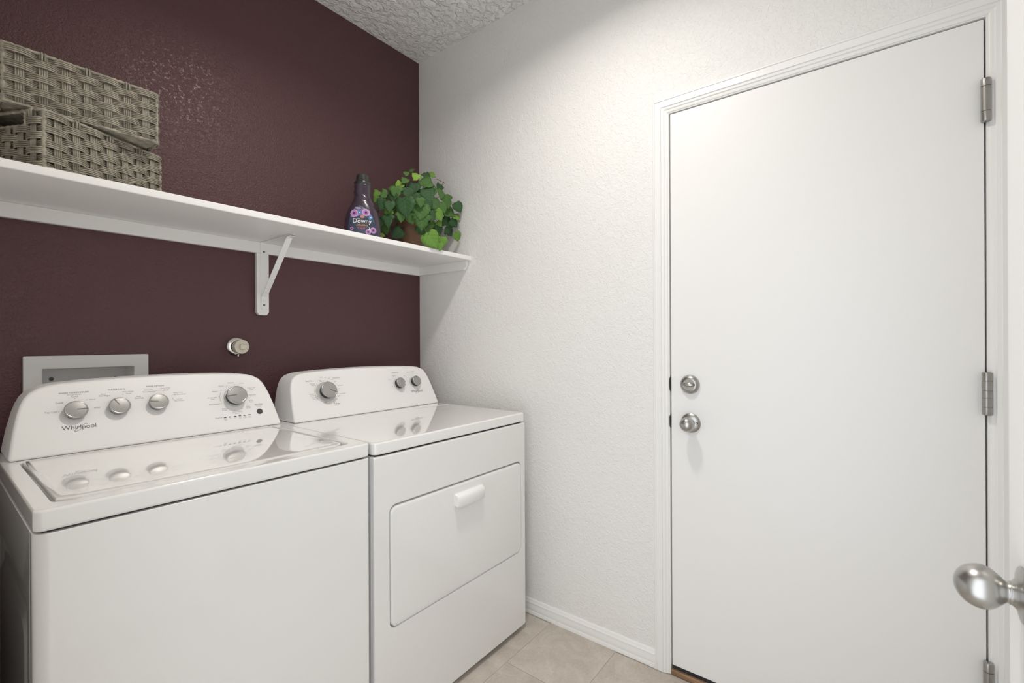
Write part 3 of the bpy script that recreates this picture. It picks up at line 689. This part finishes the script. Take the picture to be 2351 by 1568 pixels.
# ------------------------------------------------------------------ wicker baskets
def basket(name, label, loc, rotz):
    L, W, H, rc = .310, .220, .1440, .012
    root = empty(name); props(root, label=label, cat='basket', group='grey wicker baskets on the shelf')
    # perimeter, starting in the middle of the -x (handle) side, running towards -y corner, then along the front (-y)
    def corner_pts():
        pts = [(-L / 2, 0.0)]
        for cx, cy, a0 in ((-L / 2 + rc, -W / 2 + rc, 180), (L / 2 - rc, -W / 2 + rc, 270), (L / 2 - rc, W / 2 - rc, 0), (-L / 2 + rc, W / 2 - rc, 90)):
            for k in range(5):
                a = math.radians(a0 + 90 * k / 4); pts.append((cx + rc * math.cos(a), cy + rc * math.sin(a)))
        pts.append((-L / 2, 0.0)); return [Vector(p) for p in pts]
    base = corner_pts(); cum = [0]
    for a, b in zip(base, base[1:]): cum.append(cum[-1] + (b - a).length)
    TOT = cum[-1]
    def at(s):
        s = s % TOT
        for i in range(len(cum) - 1):
            if cum[i + 1] >= s:
                t = (s - cum[i]) / max(cum[i + 1] - cum[i], 1e-9); p = base[i].lerp(base[i + 1], t); d = (base[i + 1] - base[i]).normalized()
                return p, Vector((d.y, -d.x))
        return base[-1], Vector((-1, 0))
    # stakes: 5 on short, 7 on long sides
    SS = [(W / 2) - .0 - 0] ; SS = []
    sw = .0400; slg = .0414
    half_w = W / 2
    def side(start, length, n, sp):
        off = (length - (n - 1) * sp) / 2
        return [start + off + i * sp for i in range(n)]
    straight = [(-half_w, W, 5, sw), (half_w, L, 7, slg), (half_w + L, W, 5, sw), (half_w + L + W, L, 7, slg)]
    lossc = (2 * rc - rc * math.pi / 2)     # each corner shortens the path
    for i, (st, ln, n, sp) in enumerate(straight):
        for s in side(st, ln, n, sp): SS.append(s - lossc * (i if i else 0) - (0 if i else 0) - lossc * 0)
    # correct: path length before the first corner is half_w, etc. minus corner losses already passed (half each side handled by centring)
    SS = [s - .5 * lossc * 0 for s in SS]
    ext = SS + [SS[0] + TOT]
    def phase(s):
        while s < ext[0]: s += TOT
        while s >= ext[-1]: s -= TOT
        for j in range(len(ext) - 1):
            if ext[j] <= s < ext[j + 1]: return j + (s - ext[j]) / (ext[j + 1] - ext[j])
        return 0
    ROWS = 8; rh = H / ROWS
    hs = .058            # half-width of the hand hole along the path
    hole_rows = (6, 7)
    NS = 230
    for row in range(ROWS):
        mb = MB(); zc = (row + .5) * rh - .001
        cut = row in hole_rows
        for q in range(4):
            zz = zc + (q - 1.5) * rh * .255
            pts = []
            s0, s1 = (hs, TOT - hs) if cut else (0, TOT)
            n = NS
            for i in range(n + (1 if cut else 0)):
                s = s0 + (s1 - s0) * i / n
                p, nrm = at(s); ph = phase(s)
                w = math.cos(math.pi * (ph + row))
                w = math.copysign(abs(w) ** .7, w)
                off = .0058 * w + (.0006 if q in (1, 2) else 0) * w
                bunch = 1 - .10 * abs(w)
                z = zc + (zz - zc) * (1.06 - .10 * abs(w)) + random.uniform(-.0002, .0002)
                pts.append((p.x + nrm.x * off, p.y + nrm.y * off, z))
            mb.tube(pts, .00195, 6, closed=not cut)
        mb.build('weave_band', M['wicker'], root, smooth=True)
    # stakes
    for j, s in enumerate(SS):
        mb = MB(); top = H - .004
        if j in (1, 2, 3): top = hole_rows[0] * rh
        for q in range(4):
            p, nrm = at(s + (q - 1.5) * .0043)
            mb.tube([(p.x, p.y, .004), (p.x + nrm.x * .0004, p.y + nrm.y * .0004, top * .5), (p.x, p.y, top)], .0021, 6)
        # two strands lashed over the rim on every other stake
        if j % 2 == 0 and j not in (1, 2, 3):
            for q in (1, 2):
                p, nrm = at(s + (q - 1.5) * .006)
                o = .0056
                mb.tube([(p.x + nrm.x * o, p.y + nrm.y * o, H - .020), (p.x + nrm.x * (o + .001), p.y + nrm.y * (o + .001), H - .004), (p.x + nrm.x * .003, p.y + nrm.y * .003, H + .0022), (p.x - nrm.x * .004, p.y - nrm.y * .004, H - .002)], .0022, 6)
        mb.build('stake', M['wicker'], root, smooth=True)
    # wrapped corner posts
    for sx in (-1, 1):
        for sy in (-1, 1):
            mb = MB(); n = 44
            x, y = sx * (L / 2 - rc * .35), sy * (W / 2 - rc * .35)
            mb.tube([(x, y, .002 + (H - .002) * i / n) for i in range(n + 1)], [.0046 + .0011 * math.sin(i * 1.5 + (i % 7) * .25) for i in range(n + 1)], 8)
            mb.build('corner_post', M['wicker'], root, smooth=True)
    # wrapped rim and bottom rim
    for nm, z, r in (('rim', H - .001, .0038), ('bottom_rim', .004, .0036)):
        mb = MB(); n = 260
        mb.tube([(at(TOT * i / n)[0].x, at(TOT * i / n)[0].y, z) for i in range(n)], [r + .0008 * math.sin(i * 1.7) for i in range(n)], 8, closed=True)
        mb.build(nm, M['wicker'], root, smooth=True)
    # hand hole frame
    mb = MB(); za, zb = hole_rows[0] * rh - .001, H - .003
    for s in (hs, -hs):
        p, nrm = at(s); mb.tube([(p.x - .001, p.y, za + (zb - za) * i / 14) for i in range(15)], [.0042 + .0009 * math.sin(i * 1.6) for i in range(15)], 8)
    for z in (za, zb):
        a, b = at(hs)[0], at(-hs)[0]; mb.tube([(a.x - .001, a.y + (b.y - a.y) * i / 24, z) for i in range(25)], [.0034 + .0008 * math.sin(i * 1.8) for i in range(25)], 8)
    mb.build('handle_opening', M['wicker'], root, smooth=True, label='wrapped hand hole')
    # woven base
    mb = MB(); nn = 46
    for i in range(nn):
        y = -W / 2 + .006 + (W - .012) * i / (nn - 1)
        mb.tube([(-L / 2 + .004, y, .0045), (-L / 4, y, .0035 + .001 * (i % 2)), (0, y, .0045), (L / 4, y, .0035 + .001 * (i % 2)), (L / 2 - .004, y, .0045)], .0024, 5)
    mb.build('base', M['wicker'], root, smooth=True)
    root.location = loc; root.rotation_euler = (0, 0, rotz)
    return root
def place(corner, ang, L=.310, W=.220):
    a = math.radians(ang); ux, uy = math.cos(a), math.sin(a)
    return (corner[0] + ux * L / 2 - uy * W / 2, corner[1] + uy * L / 2 + ux * W / 2)
cx, cy = place((-1.512, -.376), 27.0)
basket('wicker_basket', 'grey wicker basket with a dark hand hole standing on the shelf under another basket', (cx, cy, SZ1 + .0005), math.radians(27.0))
cx, cy = place((-1.5775, -.327), .3)
basket('wicker_basket', 'upper grey wicker basket resting on top of the other basket', (cx, cy, SZ1 + .1530), math.radians(.3))

# ------------------------------------------------------------------ bottle
BT = empty('softener_bottle', (0, 0, 0)); props(BT, label='dark purple fabric softener bottle with floral label beside the ivy', cat='bottle')
BPROF = [(0, .064, .040), (.004, .0705, .044), (.012, .0735, .046), (.0285, .0742, .0465), (.073, .0705, .046), (.109, .0620, .0435), (.130, .0500, .040), (.150, .0400, .0355), (.160, .0362, .0335), (.170, .0340, .0325), (.200, .0335, .0325), (.2185, .0330, .0325)]
def prof_at(z):
    for a, b in zip(BPROF, BPROF[1:]):
        if a[0] <= z <= b[0]:
            t = (z - a[0]) / (b[0] - a[0]); t = t
            return a[1] + (b[1] - a[1]) * t, a[2] + (b[2] - a[2]) * t
    return BPROF[-1][1:]
def spl(z):   # smoothed profile
    w = 0; d = 0; n = 0
    for k in range(-3, 4):
        q = prof_at(min(max(z + k * .004, .0), .2185)); w += q[0]; d += q[1]; n += 1
    return w / n, d / n
EXP = 2.35
def bsurf(th, z):
    w, d = prof_at(z) if z < .012 else spl(z)
    c, s = math.cos(th), math.sin(th)
    x = w * math.copysign(abs(c) ** (2 / EXP), c); y = d * math.copysign(abs(s) ** (2 / EXP), s)
    # diagonal swirl crease across neck and shoulder
    zz = .168 - .030 * (x / .05) ; g = math.exp(-((z - zz) / .006) ** 2) - .8 * math.exp(-((z - zz + .011) / .006) ** 2)
    k = 1 + .055 * g * (1 if y < 0 else .4) * min(1, max(0, (z - .10) / .03)) * min(1, max(0, (.215 - z) / .02))
    return (x * k, y * k, z)
n = 72; zs = [0, .002, .004, .008, .012] + [.012 + (.2185 - .012) * i / 60 for i in range(1, 61)]
MB().loft([[bsurf(2 * math.pi * i / n, z) for i in range(n)] for z in zs]).build('body', M['bottle'], BT, smooth=True)
cp = lambda a, b, h: (a, b, h)
capo = MB().loft(lathe([(.0330, .2165), (.0338, .2180), (.0338, .2250), (.0325, .2310), (.0275, .2345), (.0262, .2360), (.0001, .2360)], 48, cp)).build('cap_collar', M['bcap'], BT, smooth='auto', label='black cap collar')
# slanted cap top
rg = []
for r, h in ((.0262, .234), (.0255, .248), (.0250, .2600), (.0238, .2612), (.0001, .2612)):
    rg.append([(r * math.cos(2 * math.pi * i / 48), r * math.sin(2 * math.pi * i / 48), h + (.0016 * (i % 2) * 0) - (.004 if (r > .02 and h > .25 and math.cos(2 * math.pi * i / 48) < -.72) else 0)) for i in range(48)])
MB().loft(rg).build('cap', M['bcap'], BT, smooth='auto', label='black cap')
mbn = MB().tube([(-.021, -.0150, .2585), (-.012, -.0228, .2520), (-.003, -.0262, .2440), (.004, -.0264, .2385)], .0011, 6); mbn.build('cap_rib', M['bcap'], BT, smooth=True)
KX = .000178
def lz(cxp, cyp): return ((cxp - 475) * KX, (1560 - cyp) * KX)
def onb(x, z, off=.0004):
    w, d = spl(max(z, .012)); t = min(abs(x) / w, .985)
    y = -d * (1 - t ** EXP) ** (1 / EXP)
    X, Y, Z = x, y - off, z
    # follow the body's swirl displacement
    th = math.atan2(-1e-9 + y, x)
    return (X, Y - .0012 if z > .12 else Y, Z)
out = [(400, 852), (330, 885), (265, 960), (220, 1060), (190, 1180), (165, 1330), (165, 1480), (240, 1520), (480, 1530), (720, 1520), (785, 1480), (790, 1400), (765, 1270), (715, 1140), (650, 1020), (560, 930), (480, 872)]
out = [lz(*p) for p in out]
def patch(poly, mat_, parent, name, off, step=.004, label=None):
    """fill a polygon by clipping a fine triangulation, wrapped on the bottle"""
    bm = bmesh.new(); vs = [bm.verts.new((a, b, 0)) for a, b in poly]; bm.faces.new(vs)
    xs = [p[0] for p in poly]; zs_ = [p[1] for p in poly]
    k = min(xs) + step
    while k < max(xs):
        bmesh.ops.bisect_plane(bm, geom=bm.verts[:] + bm.edges[:] + bm.faces[:], plane_co=(k, 0, 0), plane_no=(1, 0, 0)); k += step
    k = min(zs_) + step
    while k < max(zs_):
        bmesh.ops.bisect_plane(bm, geom=bm.verts[:] + bm.edges[:] + bm.faces[:], plane_co=(0, k, 0), plane_no=(0, 1, 0)); k += step
    bm.verts.index_update()
    v = [onb(q.co.x, q.co.y, off) for q in bm.verts]; f = [[q.index for q in p.verts] for p in bm.faces]; bm.free()
    return obj(name, v, f, mat_, parent, smooth=True, label=label)
lab = patch(out, M['lab'], BT, 'label', .0005, label='navy floral paper label')
top = [(400, 856), (335, 890), (272, 965), (228, 1060), (215, 1120), (260, 1135), (360, 1110), (430, 1075), (560, 1080), (690, 1100), (640, 1020), (555, 935), (478, 878)]
patch([lz(*p) for p in top], M['lab2'], lab, 'lilac_field', .0008)
def flower(cxp, cyp, R, n, m1, off, name):
    mb = MB(); x, z = lz(cxp, cyp); R *= KX
    for i in range(n):
        a = 2 * math.pi * i / n + .2; c, s = math.cos(a), math.sin(a); w = R * math.pi / n * .80
        pr = [(R * .15, 0), (R * .5, w * .8), (R * .85, w), (R, w * .3), (R, -w * .3), (R * .85, -w), (R * .5, -w * .8)]
        mb.add([onb(x + p * c - q * s, max(z + p * s + q * c, .004), off) for p, q in pr], [list(range(7))])
    return mb.build(name, m1, lab)
def dot(cxp, cyp, rx, rz, m1, off, name, n=16):
    x, z = lz(cxp, cyp)
    return MB().add([onb(x + rx * KX * math.cos(2 * math.pi * i / n), z + rz * KX * math.sin(2 * math.pi * i / n), off) for i in range(n)], [list(range(n))]).build(name, m1, lab)
for a, b, R in ((300, 1040, 88), (555, 1010, 88), (710, 1405, 70), (600, 1450, 60), (245, 1385, 38)):
    flower(a, b, R, 15, M['petal2'], .0010, 'flower_print'); flower(a + 1, b, R * .80, 11, M['petal'], .0012, 'flower_print'); dot(a, b, R * .32, R * .32, M['fcent'], .0014, 'flower_centre')
for a, b, R in ((420, 1015, 45), (660, 1115, 45), (640, 1150, 30)):
    flower(a, b, R, 7, M['blueleaf'], .0013, 'flower_print'); dot(a, b, R * .3, R * .3, M['whitep'], .0015, 'flower_centre', 8)
mb = MB()
for a, b, c, d in ((690, 1150, 745, 1240), (600, 1110, 640, 1170), (700, 1190, 735, 1215), (620, 1130, 600, 1165)):
    x, z = lz(a, b); x2, z2 = lz(c, d); dx_, dz_ = (z2 - z), -(x2 - x); l = math.hypot(dx_, dz_); dx_, dz_ = dx_ / l * .0011, dz_ / l * .0011
    xm, zm = (x + x2) / 2, (z + z2) / 2
    mb.add([onb(x, z, .0012), onb(xm + dx_, zm + dz_, .0012), onb(x2, z2, .0012), onb(xm - dx_, zm - dz_, .0012)], [(0, 1, 2, 3)])
mb.build('leaf_print', M['blueleaf'], lab)
dot(395, 915, 92, 48, M['olive'], .0012, 'badge'); dot(475, 1112, 46, 34, M['goldp'], .0012, 'badge'); dot(475, 1112, 30, 20, M['pinkp'], .0014, 'badge')
def btext(b, cxp, cyp, w, m1, name, **k):
    v, f = text_fit(b, w * KX, **k); x, z = lz(cxp, cyp)
    MB().add([onb(x + p, max(z + q, .004), .0016) for p, q in v], f).build(name, m1, lab)
btext('Downy', 472, 1225, 405, M['whitep'], 'brand_lettering', bold=.006, spacing=1.0)
btext('ULTRA', 395, 1163, 80, M['whitep'], 'label_lettering', bold=.02)
btext('infusions', 470, 1300, 250, M['goldp'], 'label_lettering', shear=.35, bold=.01)
btext('NEW', 380, 915, 100, M['whitep'], 'label_lettering')
btext('LAVENDER SERENITY', 470, 1350, 230, M['pinkp'], 'label_lettering'); btext('CALM', 450, 1382, 150, M['pinkp'], 'label_lettering')
# moon
x, z = lz(612, 1380); mo = []
for i in range(13):
    a = math.radians(-110 + 200 * i / 12); mo.append((x + 33 * KX * math.cos(a), z + 36 * KX * math.sin(a)))
for i in range(13):
    a = math.radians(90 - 200 * i / 12); mo.append((x - 14 * KX + 34 * KX * math.cos(a) * .8, z + 8 * KX + 30 * KX * math.sin(a)))
MB().add([onb(a, b, .0015) for a, b in mo], [[i, i + 1, 24 - i, 25 - i] for i in range(12)]).build('moon_print', M['whitep'], lab)
BT.location = (-.5690, -.3050, SZ1 + .0005)
to = (CAMPOS - BT.location); BT.rotation_euler = (0, 0, math.atan2(to.y, to.x) + math.pi / 2 - .03)

# ------------------------------------------------------------------ potted ivy
PX, PY = -.2300, -.2050
IV = empty('potted_ivy', (PX, PY, SZ1), label='green ivy plant in a brown clay pot on the shelf end', cat='potted plant')
pf = lambda a, b, h: (PX + a, PY + b, SZ1 + .0005 + h)
MB().loft(lathe([(.0001, 0), (.040, 0), (.0425, .004), (.0555, .122), (.0575, .123), (.0620, .126), (.0635, .155), (.061, .158), (.055, .157), (.053, .140), (.0001, .140)], 40, pf)).build('pot', M['terra'], IV, smooth='auto', label='brown clay pot')
MB().loft(lathe([(.0530, .1405), (.03, .146), (.0001, .148)], 24, pf)).build('soil', M['soil'], IV, smooth=True)
def leaf_mesh(name, kind, mat_):
    """unit leaf: base at origin, tip along +Y, length 1, lobed outline, folded along the mid-rib"""
    if kind == 0:   # rounded, shallow teeth
        half = [(.0, .10), (.16, .0), (.34, -.03), (.45, .06), (.44, .15), (.54, .20), (.52, .31), (.56, .38), (.47, .47), (.48, .56), (.37, .62), (.36, .71), (.24, .77), (.20, .86), (.09, .91), (.0, 1.02)]
    elif kind == 1: # three lobed ivy
        half = [(.0, .08), (.14, -.02), (.30, .0), (.42, .08), (.60, .22), (.56, .33), (.42, .40), (.36, .44), (.38, .56), (.30, .72), (.20, .80), (.10, .93), (.0, 1.04)]
    else:           # heart
        half = [(.0, .12), (.14, .01), (.30, -.04), (.44, .05), (.50, .18), (.50, .34), (.44, .48), (.36, .60), (.25, .74), (.13, .88), (.0, 1.0)]
    bm = bmesh.new()
    rg = []
    def h(x, y): return .17 * abs(x) ** 1.25 - .20 * (y - .45) ** 2 - .10 * x * x + .015 * math.sin(9 * y + 4 * abs(x))
    for s in (1, -1):
        prev = None
        for x, y in half:
            q = (bm.verts.new((0, y, h(0, y))), bm.verts.new((s * x * .5, y * .92 + .04, h(x * .5, y * .92 + .04))), bm.verts.new((s * x, y, h(x, y))))
            if prev:
                for a in range(2):
                    try: bm.faces.new((prev[a], prev[a + 1], q[a + 1], q[a]) if s > 0 else (prev[a + 1], prev[a], q[a], q[a + 1]))
                    except ValueError: pass
            prev = q
    bmesh.ops.remove_doubles(bm, verts=bm.verts, dist=1e-4)
    bmesh.ops.dissolve_degenerate(bm, dist=1e-4, edges=bm.edges[:])
    bmesh.ops.recalc_face_normals(bm, faces=bm.faces[:])
    rim = [e for e in bm.edges if e.is_boundary]
    low = {v: bm.verts.new((v.co.x, v.co.y, v.co.z - .010)) for v in list(bm.verts)}
    for f in list(bm.faces): bm.faces.new([low[v] for v in reversed(f.verts)])
    for e in rim:
        a, b = e.verts; bm.faces.new((a, b, low[b], low[a]))
    bmesh.ops.recalc_face_normals(bm, faces=bm.faces[:])
    me = bpy.data.meshes.new(name); bm.to_mesh(me); bm.free(); me.materials.append(mat_)
    for p in me.polygons: p.use_smooth = True
    return me
LM = {(k, t): leaf_mesh('leaf', k, M['leaf_' + t]) for k in (0, 1, 2) for t in 'dmly'}
LEAVES = [(-0.385,-0.35,1.824,0.081,'d'),(-0.259,-0.356,1.908,0.073,'d'),(-0.297,-0.353,1.821,0.072,'m'),(-0.293,-0.354,1.776,0.072,'m'),(-0.184,-0.35,1.827,0.055,'l'),(-0.281,-0.405,1.684,0.075,'l'),(-0.214,-0.400,1.690,0.046,'l'),(-0.268,-0.284,2.002,0.039,'y'),(-0.369,-0.288,1.935,0.038,'y'),(-0.353,-0.307,1.956,0.034,'m'),(-0.314,-0.328,1.928,0.049,'d'),(-0.409,-0.318,1.887,0.051,'m'),(-0.367,-0.346,1.888,0.048,'d'),(-0.254,-0.334,1.965,0.062,'m'),(-0.219,-0.332,1.965,0.043,'d'),(-0.196,-0.275,2.028,0.04,'d'),(-0.15,-0.266,2.049,0.033,'l'),(-0.105,-0.28,2.025,0.041,'m'),(-0.128,-0.301,1.984,0.037,'d'),(-0.112,-0.331,1.915,0.061,'m'),(-0.035,-0.34,1.898,0.05,'d'),(-0.072,-0.306,1.871,0.058,'m'),(-0.035,-0.325,1.85,0.038,'l'),(-0.067,-0.29,1.828,0.063,'d'),(-0.197,-0.328,1.879,0.059,'m'),(-0.155,-0.346,1.873,0.052,'m'),(-0.44,-0.265,1.834,0.051,'d'),(-0.418,-0.193,1.902,0.034,'l'),(-0.427,-0.2,1.874,0.03,'l'),(-0.443,-0.315,1.817,0.047,'d'),(-0.436,-0.295,1.795,0.04,'l'),(-0.439,-0.298,1.759,0.051,'d'),(-0.382,-0.205,1.748,0.05,'m'),(-0.357,-0.263,1.721,0.053,'d'),(-0.388,-0.326,1.78,0.041,'m'),(-0.272,-0.33,1.742,0.046,'d'),(-0.13,-0.289,1.775,0.057,'d'),(-0.215,-0.318,1.759,0.043,'m'),(-0.035,-0.333,1.753,0.046,'l'),(-0.035,-0.286,1.785,0.055,'d'),(-0.228,-0.405,1.664,0.035,'l'),(-0.397,-0.203,1.713,0.019,'y'),(-0.306,-0.261,2.01,0.027,'m'),(-0.269,-0.258,2.035,0.024,'m'),(-0.166,-0.334,1.793,0.028,'l'),(-0.436,-0.273,1.878,0.037,'m'),(-0.316,-0.331,1.885,0.045,'d'),(-0.313,-0.367,1.856,0.041,'m'),(-0.273,-0.366,1.858,0.049,'d'),(-0.035,-0.316,1.822,0.05,'d'),(-0.408,-0.209,1.769,0.027,'m'),(-0.417,-0.306,1.865,0.04,'d'),(-0.194,-0.331,1.942,0.032,'m'),(-0.144,-0.329,1.94,0.044,'m'),(-0.326,-0.319,1.786,0.045,'m'),(-0.232,-0.354,1.816,0.043,'d')]
rnd = random.Random(11)
ctr = Vector((PX, PY, 1.845))
more = []
while len(more) < 42:      # inner and rear foliage
    a, b, c = rnd.uniform(-1, 1), rnd.uniform(-1, 1), rnd.uniform(-.75, 1)
    r = math.sqrt(a * a + b * b + c * c)
    if not .45 < r < .95: continue
    p = ctr + Vector((a * .17, b * .14, c * .15))
    if p.x > -.05 or p.y > -.04 or p.z < 1.73: continue
    more.append((p.x, p.y, p.z, rnd.uniform(.038, .058), 'ddm'[rnd.randrange(3)]))
for i, (x, y, z, s, t) in enumerate(LEAVES + more):
    p = Vector((x, y, z)); out_ = (p - ctr).normalized()
    toc = (CAMPOS - p).normalized()
    nrm = (out_ * .55 + toc * (.75 if i < len(LEAVES) else .2) + Vector((rnd.uniform(-.35, .35), rnd.uniform(-.35, .35), rnd.uniform(0, .45)))).normalized()
    tip = Vector((out_.x * .8, out_.y * .5, -.75 if z < 1.93 else .25)) + Vector((rnd.uniform(-.5, .5), rnd.uniform(-.3, .3), rnd.uniform(-.3, .3)))
    yv = (tip - nrm * tip.dot(nrm)).normalized(); xv = yv.cross(nrm).normalized()
    s2 = s * 1.12
    kind = 1 if s < .045 else (0, 2, 0, 1)[i % 4]
    o = bpy.data.objects.new('leaf', LM[(kind, t)]); COL.objects.link(o); o.parent = IV
    pos = p - yv * s2 * .45
    # keep blades off the wall and the shelf
    ext_ = max(abs(xv.x) * .55 * s2 + max(0, yv.x) * .6 * s2, 0)
    if p.x + ext_ > -.004: pos.x -= p.x + ext_ + .004
    low = p.z - abs(yv.z) * s2 * .55 - abs(xv.z) * s2 * .5
    if p.y > -.395 and low < SZ1 + .003: pos.z += SZ1 + .003 - low
    mw = Matrix((xv, yv, nrm)).transposed().to_4x4()
    o.rotation_euler = mw.to_euler(); o.scale = (s2, s2, s2); o.location = pos - wo(IV)
    if i < 26 or i % 4 == 0:      # stems to a share of the leaves
        a = Vector((PX + rnd.uniform(-.02, .02), PY + rnd.uniform(-.02, .02), SZ1 + .145)); b = pos + nrm * -.004
        mid = a.lerp(b, .55) + Vector((0, 0, .05))
        pts = [a * (1 - u) ** 2 + mid * 2 * u * (1 - u) + b * u * u for u in [k / 7 for k in range(8)]]
        MB().tube(pts, .0011, 5).build('stem', M['stem'], IV, smooth=True)
